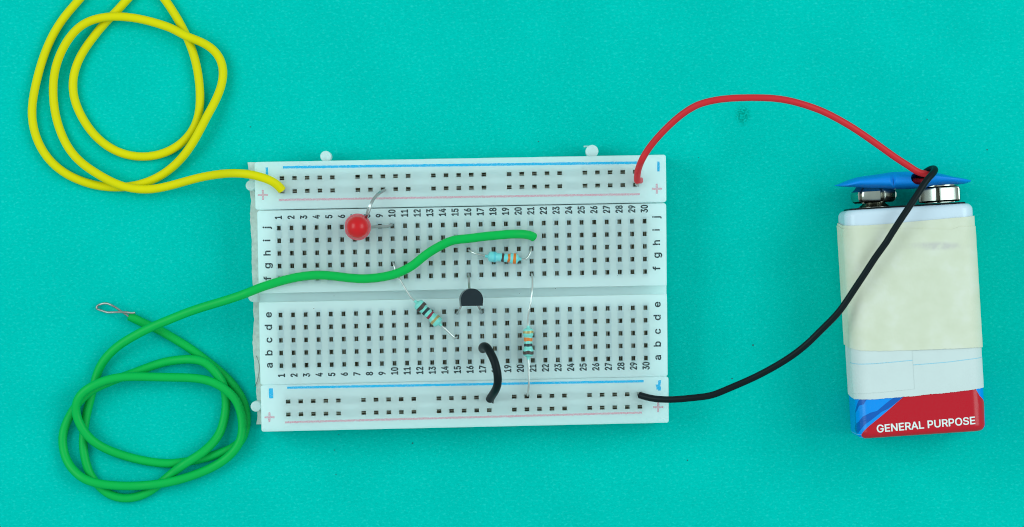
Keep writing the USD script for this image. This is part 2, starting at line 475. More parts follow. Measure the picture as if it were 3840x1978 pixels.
mark(rough_bar(-39.0, 24.1, -39.0, 26.0, 0.45), 'minus_sign', up, ink_blue)
mark(rough_bar(39.7, 23.8, 39.7, 25.75, 0.46), 'minus_sign', up, ink_blue)
mark(rough_bar(-35.7, -18.22, 36.3, -18.45, 0.42, 0.015), 'blue_line', low, ink_blue)
mark(rough_bar(-36.3, -25.15, 35.9, -24.78, 0.36, 0.02), 'pink_line', low, ink_red)
mark(rough_bar(-39.0, -20.25, -39.0, -18.3, 0.80, 0.02), 'minus_sign', low, ink_blue)
mark(rough_bar(39.5, -20.4, 39.5, -18.35, 0.5, 0.03).union(rough_bar(39.1, -20.2, 39.1, -19.2, 0.4, 0.08)), 'minus_sign', low, ink_blue)
for u, v, rp in ((-39.9, 20.5, up), (39.35, 20.3, up), (-39.4, -24.05, low), (39.2, -23.75, low)):
    mark(rough_bar(u - 1.0, v, u + 1.0, v, 0.34, 0.03).union(rough_bar(u, v - 0.98, u, v + 0.98, 0.36, 0.03)), 'plus_sign', rp, ink_red)

# locking pegs on the edges
for zoom, x, y, r, zt in ((ZA, 888, 185, 1.1, 7.0), (ZB, 1438, 132, 1.28, 7.4), (ZA, 112, 488, 1.04, 7.0), (ZE, 182, 690, 1.05, 7.0)):
    c = P(*zoom(x, y), zt); c[2] = 0
    m = lathe([(2.0, r), (zt - 0.12, r), (zt, r - 0.12)], 32, at=c)
    neck = BW([0, 0, 0])
    part(board, 'locking_peg', m, peg_m, 40)
flash = px_path(ZB, [(1352, 84, 6.6), (1385, 82, 6.7), (1425, 86, 6.6)])
part(board, 'moulding_flash', tube(spline(flash, 0.2), 0.16, 8), peg_m)
tab = [P(*ZC(x, y), 6.6)[:2] for x, y in ((215, 400), (120, 405), (90, 425), (87, 470), (105, 497), (135, 505), (215, 505))]
t = trimesh.creation.extrude_polygon(Polygon(tab).buffer(0.25).buffer(-0.25), 4.0, engine='earcut'); t.apply_translation((0, 0, 2.6))
part(board, 'locking_peg', t, peg_m, 30)

# foam pad under the board, torn along its left side
fl = [(929, 609), (936, 660), (936, 705), (941, 760), (938, 830), (945, 930), (944, 1000), (948, 1100), (952, 1200), (946, 1285), (955, 1380), (962, 1480), (966, 1560), (962, 1592)]
fl = np.array(fl, float)
yy = np.linspace(609, 1592, 150)
xx = np.interp(yy, fl[:, 1], fl[:, 0]) + 5 * (meshkit.fbm(np.c_[yy / 25, 0 * yy, 0 * yy], 3) - 0.5)
pad = [P(x, y, 1.15)[:2] for x, y in zip(xx, yy)] + [P(2440, 1560, 1.15)[:2], P(2430, 604, 1.15)[:2]]
t = trimesh.creation.extrude_polygon(Polygon(pad), 1.17, engine='earcut')
part(board, 'foam_pad', t, foam_m, 30)

# stray hair on the foam edge
hair = px_path(ZE, [(185, 105, 1.45), (212, 170, 1.6), (222, 235, 1.8), (216, 320, 1.7), (198, 400, 1.5), (165, 467, 1.3)])
hm = mat('hair', (0.02, 0.015, 0.01), 0.5)
t_hair = thing('hair', 'thin dark hair curving over the torn foam edge beside row letters a and b', 'hair', hair[0] * [1, 1, 0])
part(t_hair, 'strand', tube(spline(hair, 0.3), 0.045, 6), hm)

# ------------------------------------------------------------------ wires
yellow = mat('yellow_pvc', (0.78, 0.63, 0.0005), 0.5, var=0.03, vscale=200, specular_ior_level=0.10)
green = mat('green_pvc', (0.0, 0.43, 0.072), 0.42, var=0.03, vscale=200, specular_ior_level=0.15)
red_pvc = mat('red_pvc', (0.66, 0.020, 0.028), 0.45, var=0.04, vscale=200, specular_ior_level=0.2)
burr_m = mat('stripped_red_pvc', (0.62, 0.13, 0.15), 0.5)
black_pvc = mat('black_pvc', (0.004, 0.008, 0.010), 0.42, var=0.1, vscale=300, specular_ior_level=0.14)
tin = mat('tinned_wire', (0.64, 0.64, 0.62), 0.28, var=0.12, vscale=900, metallic=1.0)
lead_m = mat('led_lead_metal', (0.44, 0.45, 0.44), 0.30, var=0.12, vscale=900, metallic=1.0)
oldtin = mat('dull_tinned_wire', (0.40, 0.37, 0.35), 0.42, var=0.3, vscale=700, bump=0.4, bscale=1500, metallic=1.0)

R_Y = 0.865
yp = px_path(ZA, [(438, 540, 10.15), (380, 478, 10.7), (300, 430, 11.3), (200, 396, 11.4), (100, 373, 10.9)]) \
    + px_path(ZY, [(1571, 1137, 10.2), (1490, 1137, 8.6), (1400, 1147, 6.6), (1280, 1171, 4.4), (1150, 1207, 3.2), (1050, 1231, 2.9), (960, 1241, 2.8), (860, 1233, 2.75), (760, 1204, 2.7), (640, 1141, 2.5), (530, 1063, 2.0), (450, 971, 1.4), (400, 872, 1.0), (366, 760, 0.9), (350, 645, 0.9), (350, 540, 1.1), (366, 440, 1.5), (402, 340, 1.9), (462, 240, 2.3), (540, 165, 2.6), (640, 123, 2.75), (760, 110, 2.75),
                       (900, 123, 2.4), (1030, 155, 2.3), (1130, 191, 2.6), (1215, 235, 2.75), (1310, 274, 2.5), (1392, 325, 2.0), (1443, 395, 1.6), (1460, 475, 1.5), (1446, 570, 1.7), (1408, 665, 2.0), (1352, 770, 2.55), (1308, 855, 2.7), (1250, 955, 2.4), (1180, 1046, 1.7), (1090, 1126, 1.1), (990, 1182, 0.9), (880, 1216, 0.88), (760, 1227, 0.88), (640, 1216, 0.88), (515, 1179, 0.88), (402, 1118, 0.88), (308, 1028, 0.88), (244, 915, 0.88), (214, 800, 0.88), (211, 700, 0.88), (229, 580, 0.88), (264, 440, 0.88), (310, 310, 0.88), (370, 190, 0.88), (440, 90, 0.88), (522, -5, 0.9),
                       (620, -110, 1.2), (770, -180, 2.0), (930, -150, 2.6), (1030, -60, 1.6), (1080, 0, 1.0), (1150, 105, 0.88), (1210, 215, 0.88), (1258, 330, 0.88), (1292, 460, 0.88), (1308, 590, 0.88), (1306, 710, 0.88), (1280, 815, 0.88), (1222, 905, 0.88), (1142, 970, 0.88), (1050, 1010, 0.88), (950, 1026, 0.88), (850, 1018, 0.88), (750, 984, 0.88), (660, 924, 0.88), (590, 850, 0.88), (530, 755, 0.88), (490, 655, 0.88), (478, 550, 0.88), (498, 440, 0.88), (548, 335, 0.88), (615, 240, 0.88), (688, 152, 0.88), (760, 78, 0.88), (842, -12, 0.88), (940, -120, 0.88), (1010, -240, 0.88)])
t = thing('yellow_wire', 'thick yellow insulated wire coiled in three loops, stripped end in the top power rail', 'wire', P(*ZY(900, 1100), 0))
yi = part(t, 'insulation', tube(spline(yp, 0.5), R_Y, 22), yellow, 40)
part(t, 'bare_tip', tube(spline([yp[0] + [-0.2, 0.15, 0.1], P(*ZA(446, 543), 9.9), P(*ZA(450, 548), 9.4), P(*ZA(451, 548), 7.8)], 0.2), 0.26, 12), oldtin)

R_G = 0.90
gp = px_path(ZB, [(836, 1026, 10.45), (790, 1004, 11.2), (700, 992, 12.2), (580, 993, 12.8), (450, 1004, 13.0), (300, 1019, 13.0), (150, 1038, 12.9)]) \
    + px_path(ZA, [(2200, 1060, 12.7), (2080, 1112, 12.5), (1980, 1170, 12.3), (1880, 1243, 12.1)]) \
    + px_path(ZC, [(1800, 120, 12.0), (1720, 168, 11.9), (1620, 212, 11.8), (1500, 243, 11.7), (1380, 260, 11.6), (1260, 265, 11.5), (1140, 258, 11.4), (1000, 241, 11.2), (880, 230, 11.0), (780, 229, 10.8), (650, 241, 10.6), (500, 270, 10.5), (350, 312, 10.45), (200, 362, 10.45), (80, 410, 10.4)]) \
    + px_path(ZG, [(1111, 76, 9.9), (1000, 112, 8.6), (900, 142, 7.4), (800, 176, 6.4), (700, 216, 5.5), (600, 258, 4.6), (500, 309, 3.7), (412, 364, 2.8), (348, 422, 2.0), (306, 480, 1.4), (281, 540, 1.0), (264, 600, 0.92), (243, 680, 0.92), (222, 770, 0.92), (208, 860, 0.92), (204, 935, 0.92), (214, 1015, 0.92), (240, 1100, 0.92), (290, 1172, 0.92), (350, 1222, 0.92), (410, 1244, 0.92), (470, 1247, 0.92), (540, 1231, 0.92), (600, 1200, 0.92), (660, 1153, 1.0), (720, 1103, 1.6), (795, 1047, 2.7), (870, 1000, 2.75), (935, 947, 2.2), (988, 880, 1.6), (1017, 800, 1.2), (1029, 720, 1.2), (1027, 650, 1.4), (1005, 575, 2.4), (955, 505, 2.8), (905, 463, 2.8), (840, 446, 2.6), (770, 447, 2.1), (690, 458, 1.7), (600, 484, 1.6), (500, 522, 1.8),
                       (405, 556, 2.2), (335, 584, 2.5), (265, 617, 2.7), (205, 664, 2.5), (155, 725, 1.9), (115, 795, 1.3), (89, 870, 0.95), (87, 945, 0.95), (107, 1022, 1.2), (150, 1088, 1.9), (212, 1137, 2.6), (290, 1163, 2.7), (390, 1175, 2.4), (500, 1177, 2.3), (620, 1168, 2.6), (720, 1151, 2.6), (830, 1119, 2.2), (930, 1079, 2.0), (1015, 1030, 2.2), (1080, 968, 2.7), (1115, 905, 2.8), (1125, 840, 2.8), (1119, 770, 2.8), (1091, 690, 2.9), (1045, 635, 3.1), (980, 590, 3.3), (900, 562, 3.2), (800, 551, 3.1), (700, 549, 3.2),
                       (580, 546, 3.5), (480, 545, 3.9), (400, 552, 4.2), (320, 572, 4.45), (250, 604, 4.5), (198, 642, 4.2), (168, 690, 3.7), (162, 742, 3.2), (176, 800, 2.9), (210, 862, 2.75), (255, 912, 2.6), (320, 955, 2.0), (400, 989, 1.4), (500, 1019, 1.0), (600, 1039, 0.92), (700, 1047, 0.92), (800, 1037, 0.92), (900, 1017, 0.92), (1000, 986, 0.92), (1070, 955, 0.92), (1115, 915, 0.92), (1142, 850, 0.92), (1147, 780, 0.92), (1138, 715, 0.92), (1110, 650, 0.92), (1068, 590, 0.92), (1010, 530, 0.92), (945, 475, 0.92), (880, 425, 0.92), (815, 378, 0.92), (750, 337, 0.92), (680, 296, 0.92), (620, 264, 0.92), (560, 238, 0.95), (510, 214, 1.1), (466, 194, 1.3)])
t = thing('green_wire', 'thick green insulated wire from the board to a tangled coil with a bare hooked end', 'wire', P(*ZG(600, 800), 0))
part(t, 'insulation', tube(spline(gp, 0.5), R_G, 22), green, 40)
gl = px_path(ZQ, [(1790, 755, 1.4), (1700, 690, 1.5), (1560, 590, 1.6), (1400, 490, 1.7), (1230, 370, 1.8), (1060, 275, 1.8), (920, 215, 1.6), (760, 200, 1.3), (600, 240, 1.0), (480, 310, 0.7), (455, 390, 0.7), (520, 445, 1.0), (700, 505, 1.6), (860, 555, 2.1), (1050, 560, 2.4), (1250, 553, 2.5), (1420, 550, 2.5), (1600, 555, 2.5), (1780, 575, 2.6), (1900, 585, 2.7), (2010, 560, 2.8)])
part(t, 'bare_hook', tube(spline(gl, 0.12), 0.235, 12, 0.5, 0.12), oldtin, 40)
part(t, 'bare_tip', tube(spline([gp[0] + [-0.3, 0.1, 0.2], gp[0] + [0.05, -0.12, -0.6], P(*ZB(812, 1015), 9.5), P(*ZB(812, 1012), 7.8)], 0.2), 0.25, 10), tin)

# black jumper, bowed over the lower half of the board
R_J = 0.83
jp = px_path(ZJ, [(243, 285, 10.5), (232, 268, 11.6), (252, 236, 13.2), (300, 246, 14.6), (345, 300, 15.6), (395, 390, 16.4), (440, 490, 16.9), (474, 600, 17.1), (498, 720, 17.0), (506, 830, 16.6), (497, 920, 15.8), (465, 1010, 14.4), (420, 1085, 12.6), (385, 1140, 11.2), (362, 1180, 10.3)])
t = thing('jumper_wire', 'short black jumper wire arching from column 17 to the lower power rail', 'jumper wire', [jp[7][0], jp[7][1], ZTOP])
part(t, 'insulation', tube(spline(jp, 0.4), R_J, 24), black_pvc, 40)
part(t, 'bare_tip', tube(spline([jp[0] + [0, 0, 0.4], BW([COLS[16], ROWS['b'], 9.4]), BW([COLS[16], ROWS['b'], 7.8])], 0.2), 0.25, 10), tin)
kk = -35.6 + 2.54 * 16
part(t, 'bare_tip', tube(spline([jp[-1] + [0, 0, 0.3], BW([kk, -21.03, 9.3]), BW([kk, -21.03, 7.8])], 0.2), 0.25, 10), tin)
c = P(*ZJ(420, 1240), 9.9)
part(t, 'insulation_burr', m3.Manifold.hull_points([P(*ZJ(x, y), z) for x, y, z in ((330, 1175, 10.4), (372, 1215, 9.9), (425, 1258, 9.7), (420, 1240, 9.8), (450, 1150, 10.6), (400, 1190, 10.5), (428, 1235, 9.75))]), black_pvc, 30)
part(t, 'insulation_burr', m3.Manifold.hull_points([P(*ZJ(x, y), z) for x, y, z in ((186, 350, 9.8), (200, 300, 10.4), (215, 335, 9.9), (235, 300, 10.6), (192, 325, 10.0))]), black_pvc, 30)

# ------------------------------------------------------------------ LED
led_m = usdkit.material(stage, '/World/Looks/red_lens', {
    'p': ('principled_bsdf', {'base_color': (0.62, 0.004, 0.009), 'roughness': 0.30, 'subsurface_weight': 0.5, 'subsurface_radius': (1.0, 0.15, 0.15), 'subsurface_scale': 0.0012, 'specular_ior_level': 0.35})}, [], surface='p.BSDF')
rim_m = usdkit.material(stage, '/World/Looks/red_rim', {
    'p': ('principled_bsdf', {'base_color': (0.72, 0.10, 0.12), 'roughness': 0.22, 'subsurface_weight': 0.6, 'subsurface_radius': (1.0, 0.3, 0.3), 'subsurface_scale': 0.001})}, [], surface='p.BSDF')
lb = P(1341, 852, 12.0)
axis = np.array([0, 0, DIST]) - lb; axis /= np.linalg.norm(axis)
lb = lb - axis * 0.8
t = thing('led', 'round red light emitting diode standing over columns 6 to 8', 'led', [lb[0], lb[1], ZTOP])
prof = [(0.95, 2.28), (1.3, 2.28), (5.2, 2.24)] + [(5.2 + 2.3 * math.sin(a), 2.24 * math.cos(a)) for a in np.radians(np.arange(6, 90, 6))]
part(t, 'lens', lathe(prof, 64, axis, lb), led_m, 50)
fl = lathe([(0.0, 2.42), (0.06, 2.58), (0.2, 2.70), (0.85, 2.70), (0.97, 2.60), (1.0, 2.50)], 64, axis, lb)
fl.vertices[:, 0] = np.maximum(fl.vertices[:, 0], lb[0] - 2.5)
part(t, 'flange', fl, rim_m, 40)
l1 = [lb + [1.2, 0.1, 0.3], lb + [1.25, 0.1, -0.35], P(*ZL(830, 942), 10.55), P(*ZL(900, 936), 10.35), P(*ZL(1040, 930), 10.2), P(*ZL(1140, 926), 10.1), P(*ZL(1180, 905), 9.9), P(*ZL(1203, 908), 9.2), P(*ZL(1206, 915), 7.8)]
part(t, 'lead', tube(spline(l1, 0.15), 0, flat=(0.42, 0.42)), lead_m, 30)
l2 = [lb + [1.0, 1.0, 0.3], lb + [1.2, 1.2, -0.3], P(*ZL(775, 765), 12.2), P(*ZL(800, 680), 12.6), P(*ZL(830, 590), 12.7), P(*ZL(880, 490), 12.4), P(*ZL(960, 395), 11.6), P(*ZL(1040, 342), 10.4), P(*ZL(1075, 322), 9.4), P(*ZL(1078, 318), 7.8)]
part(t, 'lead', tube(spline(l2, 0.15), 0, flat=(0.48, 0.42)), lead_m, 30)
st = spline([P(*ZL(785, 735), 12.45), P(*ZL(800, 680), 12.65), P(*ZL(822, 610), 12.75)], 0.2)
part(t, 'lead_collar', tube(st, 0, flat=(0.72, 0.46)), lead_m, 30)

# ------------------------------------------------------------------ resistors
teal_body = mat('resistor_teal', (0.19, 0.60, 0.53), 0.30, var=0.05, vscale=500, coat_weight=0.3)
sky_body = mat('resistor_sky', (0.16, 0.60, 0.62), 0.28, var=0.06, vscale=500, coat_weight=0.3)
BAND = dict(brown=mat('band_brown', (0.055, 0.030, 0.026), 0.4), black=mat('band_black', (0.012, 0.020, 0.026), 0.4), crimson=mat('band_crimson', (0.24, 0.012, 0.040), 0.4),
            gold=mat('band_gold', (0.44, 0.32, 0.13), 0.38, var=0.15, vscale=900, metallic=0.5), orange=mat('band_orange', (0.72, 0.17, 0.015), 0.4, var=0.08, vscale=700), blue=mat('band_blue', (0.10, 0.50, 0.58), 0.35))


def resistor(label, p0, p1, rb, rm, body, bands, lead0, lead1, seed):
    """p0, p1: the ends of the body; bands: (t0, t1, colour)"""
    p0, p1 = np.array(p0), np.array(p1)
    L = np.linalg.norm(p1 - p0); ax = (p1 - p0) / L
    key = [(-0.10, 0.30), (-0.02, 0.34), (0.0, 0.48), (0.02, 0.74 * rb), (0.055, 0.95 * rb), (0.10, rb), (0.20, rb), (0.25, 0.97 * rb), (0.31, rm), (0.69, rm), (0.75, 0.97 * rb), (0.80, rb), (0.90, rb), (0.945, 0.95 * rb), (0.98, 0.74 * rb), (1.0, 0.48), (1.02, 0.34), (1.09, 0.30)]
    K = np.array(key); pc = PchipInterpolator(K[:, 0], K[:, 1])
    ts = np.linspace(-0.10, 1.09, 90)
    mid = (p0 + p1) / 2
    th = thing('resistor', label, 'resistor', [mid[0], mid[1], ZTOP])
    bt = part(th, 'body', lathe([(x * L, pc(x)) for x in ts], 36, ax, p0), body, 60)
    for k, (t0, t1, c) in enumerate(bands):
        R = []
        ref = np.array([0, 0, 1.0]); U = np.cross(ref, ax); U /= np.linalg.norm(U); V = np.cross(ax, U)
        a = np.linspace(0, 2 * np.pi, 40, endpoint=False)
        w0 = (meshkit.noise(np.c_[np.cos(a) * 1.4 + seed, np.sin(a) * 1.4, 0 * a + k]) - 0.5) * 0.035
        w1 = (meshkit.noise(np.c_[np.cos(a) * 1.4 + seed, np.sin(a) * 1.4, 0 * a + k + 9]) - 0.5) * 0.035
        for q in np.linspace(0, 1, 9):
            tt = (t0 + w0) * (1 - q) + (t1 + w1) * q
            rr = pc(tt) + (0.022 if 0 < q < 1 else -0.01)
            R.append(p0 + (tt * L)[:, None] * ax + (rr * np.cos(a))[:, None] * U + (rr * np.sin(a))[:, None] * V)
        part(bt, 'colour_band', rings(R, cap=False), BAND[c], 60)
    for l in (lead0, lead1):
        part(th, 'lead', tube(spline(l, 0.2), 0.195, 12), tin, 40)
    return th


def hp(u, v, z=7.8):
    return BW([u, v, z])


resistor('sky blue resistor with two orange bands, above the trough under the green wire', P(*ZS(130, 545), 10.8), P(*ZS(1610, 665), 10.8), 1.06, 0.86, sky_body,
         [(0.185, 0.27, 'blue'), (0.445, 0.525, 'brown'), (0.645, 0.735, 'orange'), (0.815, 0.92, 'orange')],
         [P(*ZS(170, 547), 10.8), P(*ZS(60, 530), 10.8), P(*ZB(270, 1204), 10.8), P(*ZB(205, 1184), 10.5), P(*ZB(168, 1164), 9.9), hp(COLS[15], 8.72, 9.2), hp(COLS[15], 8.72)],
         [P(*ZS(1580, 662), 10.8), P(*ZS(1700, 685), 10.8), P(*ZS(1850, 690), 10.8), P(*ZS(1990, 640), 10.7), P(*ZS(2100, 500), 10.4), P(*ZS(2180, 320), 10.1), P(*ZS(2215, 190), 9.7), P(*ZS(2222, 140), 9.0), hp(COLS[20], 8.72)], 3)
resistor('slanted teal resistor with brown, black and crimson bands, across the trough', P(*ZM(235, 265), 10.9), P(*ZM(1105, 1075), 10.9), 1.14, 0.92, teal_body,
         [(0.155, 0.275, 'brown'), (0.345, 0.455, 'black'), (0.535, 0.635, 'crimson'), (0.755, 0.855, 'gold')],
         [P(*ZM(260, 290), 10.9), P(*ZM(140, 175), 10.9), P(*ZC(1790, 478), 10.9), P(*ZC(1730, 395), 10.8), P(*ZC(1680, 310), 10.6), P(*ZC(1640, 238), 10.4), P(*ZC(1610, 170), 10.2), P(*ZC(1595, 122), 9.9), P(*ZC(1588, 100), 9.2), hp(COLS[9], 6.18)],
         [P(*ZM(1080, 1050), 10.9), P(*ZM(1220, 1180), 10.9), P(*ZM(1330, 1280), 10.8), P(*ZC(2190, 848), 10.5), P(*ZC(2235, 880), 10.0), hp(COLS[14], -8.72, 9.2), hp(COLS[14], -8.72)], 11)
resistor('upright teal resistor with brown, black and orange bands, along columns 20 and 21', P(*ZD(777, 1074), 11.2), P(*ZD(776, 778), 11.2), 1.06, 0.84, teal_body,
         [(0.075, 0.205, 'brown'), (0.35, 0.465, 'black'), (0.54, 0.665, 'orange'), (0.81, 0.905, 'gold')],
         [P(*ZD(777, 1060), 11.2), P(*ZD(780, 1120), 11.2), P(*ZD(782, 1220), 11.2), P(*ZF(866, 250), 11.2), P(*ZF(868, 380), 11.1), P(*ZF(866, 470), 10.8), P(*ZF(858, 525), 10.3), P(*ZF(852, 556), 9.7), P(*ZF(856, 568), 9.0), hp(-35.6 + 2.54 * 19, -21.03)],
         [P(*ZD(776, 790), 11.2), P(*ZD(772, 730), 11.3), P(*ZD(776, 650), 11.6), P(*ZD(788, 580), 11.9), P(*ZD(802, 510), 12.0), P(*ZD(813, 420), 11.8), P(*ZD(820, 330), 11.2), P(*ZD(818, 255), 10.4), P(*ZD(814, 222), 9.6), hp(COLS[20], 3.64)], 21)

# ------------------------------------------------------------------ transistor
tr_m = mat('black_epoxy', (0.007, 0.014, 0.020), 0.34, var=0.12, vscale=900, bump=0.1, bscale=4000, specular_ior_level=0.35)
rad = 2.24
a = np.radians(np.linspace(-8, 188, 34))
D = [(rad * math.cos(x), rad * math.sin(x)) for x in a] + [(-2.14, -1.24), (2.14, -1.24)]
ctr = P(*ZT(415, 538), 16.8)
h = 4.7
poly = Polygon(D)
R = []
ins = np.array(D)
for z, k in ((0, 0.97), (0.12, 1.0), (h - 0.06, 1.0), (h, 0.975)):
    R.append(np.c_[ins * k, np.full(len(ins), z)])
tb_ = rings(R)
tilt = trimesh.transformations.rotation_matrix(0.085, (0, 1, 0)) @ trimesh.transformations.rotation_matrix(math.radians(0.5), (0, 0, 1))
tb_.apply_translation((0, 0, -h)); tb_.apply_transform(tilt); tb_.apply_translation(ctr)
t = thing('transistor', 'black half round transistor straddling the trough at column 16', 'transistor', [ctr[0], ctr[1], ZTOP])
part(t, 'body', tb_, tr_m, 35)


def bp(x, y, z):
    return (tilt[:3, :3] @ np.array([x, y, z - h])) + ctr


for pts in ([bp(-0.25, 0.4, 0.3), bp(-0.25, 0.4, -0.2), P(*ZT(335, 250), 11.8), P(*ZT(330, 150), 11.4), P(*ZT(325, 20), 10.8), P(*ZD(160, 250), 10.2), P(*ZD(158, 218), 9.5), hp(COLS[15], 3.64)],
            [bp(-1.5, -0.6, 0.3), bp(-1.5, -0.6, -0.2), P(*ZT(60, 765), 11.4), P(*ZD(58, 595), 10.5), P(*ZD(40, 622), 9.6), hp(COLS[14], -3.64)],
            [bp(1.2, -0.6, 0.3), bp(1.2, -0.6, -0.2), P(*ZT(640, 770), 11.4), P(*ZT(680, 870), 10.4), P(*ZT(712, 945), 9.6), hp(COLS[16], -3.64)]):
    part(t, 'lead', tube(spline(pts, 0.15), 0, flat=(0.40, 0.44)), lead_m, 30)

# ------------------------------------------------------------------ battery
A_, B_, RC = 12.88, 8.45, 2.8
ZC_ = 9.0
YE, RE = 22.45, 1.25
per_top, per_arc, per_side = 2 * (A_ - RC), math.pi * RC / 2, 2 * (B_ - RC)
PER = 2 * per_top + 4 * per_arc + 2 * per_side
bang = math.radians(3.4)
bc = P(3435, 1198, 17.45)
BR = np.array([[math.cos(bang), -math.sin(bang), 0], [math.sin(bang), math.cos(bang), 0], [0, 0, 1]])


def to_w(q):
    return np.asarray(q) @ BR.T + np.array([bc[0], bc[1], 0])


def to_l(px, py, z=17.45):
    return (P(px, py, z) - np.array([bc[0], bc[1], 0])) @ BR


def section(s, inset=0.0):
    """point and normal of the battery's outline; s = 0 at the middle of the upper face, growing to the right"""
    s = np.mod(np.asarray(s, float) + per_top / 2, PER)
    x, z, nx, nz = (np.zeros_like(s) for _ in range(4))
    edges = [per_top, per_arc, per_side, per_arc, per_top, per_arc, per_side, per_arc]
    cen = [None, (A_ - RC, B_ - RC), None, (A_ - RC, -B_ + RC), None, (-A_ + RC, -B_ + RC), None, (-A_ + RC, B_ - RC)]
    d0 = 0.0
    for k, L in enumerate(edges):
        on = (s >= d0) & (s <= d0 + L)
        q = s[on] - d0
        if k % 2:
            ang = math.radians(90 - 90 * (k // 2)) - q / RC
            x[on] = cen[k][0] + RC * np.cos(ang); z[on] = cen[k][1] + RC * np.sin(ang); nx[on] = np.cos(ang); nz[on] = np.sin(ang)
        elif k == 0:
            x[on] = -A_ + RC + q; z[on] = B_; nz[on] = 1
        elif k == 2:
            x[on] = A_; z[on] = B_ - RC - q; nx[on] = 1
        elif k == 4:
            x[on] = A_ - RC - q; z[on] = -B_; nz[on] = -1
        else:
            x[on] = -A_; z[on] = -B_ + RC + q; nx[on] = -1
        d0 += L
    return x, z, nx, nz


def surf(s, t, off=0.0):
    x, z, nx, nz = section(s)
    t = np.asarray(t, float) + 0 * x
    e = np.clip((np.abs(t) - (YE - RE)) / RE, 0, math.pi / 2)
    inw = (RE + off) * (1 - np.cos(e)) - off
    y = np.sign(t) * np.where(e > 0, YE - RE + (RE + off) * np.sin(e), np.abs(t))
    y = np.where(y < 0, y * 1.028 - x * y / YE * 0.006, y)      # the dented lower end is a little longer on its left
    return to_w(np.stack([x - nx * inw, y, z - nz * inw + ZC_], -1))


SG = np.linspace(-(per_top / 2 + per_arc + per_side), per_top / 2 + 0.85 * per_arc, 400)


def st_of(px, py):
    """photo pixel on the battery's visible skin -> (s, t)"""
    t, s_ = to_l(px, py)[1], 0.0
    for _ in range(8):
        w_ = surf(SG, t)
        k = (DIST - w_[:, 2]) / (DIST * S0)
        qx, qy = 1920 + w_[:, 0] / k, 989 - w_[:, 1] / k
        s_ = float(np.interp(px, qx, SG))
        t += 0.8 * (np.interp(s_, SG, qy) - py) / 18.8
        t = float(np.clip(t, -(YE - RE) - RE * 1.5, YE - RE + RE * 1.5))
    return s_, t


def shell(s, tlo, thi, off, thick=0.08, nt=24, closed=True):
    """paper or tape that wraps the battery: s samples, its lower and upper edges"""
    q = np.linspace(0, 1, nt)[:, None]
    T = tlo[None] * (1 - q) + thi[None] * q
    S = np.broadcast_to(s[None], T.shape)
    out = surf(S.ravel(), T.ravel(), off).reshape(nt, -1, 3)
    inn = surf(S.ravel(), T.ravel(), off - thick).reshape(nt, -1, 3)
    if closed:
        R = np.concatenate([out, inn[::-1]], 0)            # ring per t, closed through the inside
        return rings(R, closed=True)
    n = out.shape[1]
    loop = np.concatenate([out, inn[:, ::-1]], 1)
    return rings(loop, cap=True)


def edge_fn(pts, zoom):
    st = np.array([st_of(*zoom(x, y)) for x, y in pts])
    st = st[np.argsort(st[:, 0])]
    return lambda s: np.interp(((s + PER / 2) % PER) - PER / 2, st[:, 0], st[:, 1])


def poly_on(pts, off, thick=0.02):
    """flat print: polygon in (s, t) laid on the battery's surface"""
    pg = Polygon(pts).buffer(0)
    v2, f = trimesh.creation.triangulate_polygon(pg, engine='earcut')
    v, f = trimesh.remesh.subdivide_to_size(np.c_[v2, np.zeros(len(v2))], f, 0.45)
    return trimesh.Trimesh(surf(v[:, 0], v[:, 1], off), f, process=False)


jacket_m = mat('battery_jacket', (0.66, 0.70, 0.80), 0.30)
blue_m = mat('label_blue', (0.001, 0.26, 0.80), 0.25, specular_ior_level=0.3)
dblue_m = mat('label_dark_blue', (0.003, 0.10, 0.44), 0.25, specular_ior_level=0.3)
redl_m = mat('label_red', (0.55, 0.006, 0.018), 0.25, specular_ior_level=0.3)
wink_m = mat('label_white', (0.80, 0.82, 0.80), 0.4)
paper_w = mat('ruled_paper', (0.645, 0.66, 0.655), 0.8, var=0.02, vscale=250, bump=0.15, bscale=2500)
rule_m = printed('paper_rule', (0.30, 0.56, 0.70), 0.22, 0.46, 3000)
end_m = mat('black_end_plate', (0.004, 0.004, 0.005), 0.4, specular_ior_level=0.2)
chrome = mat('nickel', (0.42, 0.41, 0.365), 0.20, var=0.1, vscale=600, metallic=1.0)
smc = tuple(np.array(P(*B2(1500, 80), 17.9)) / 1000)
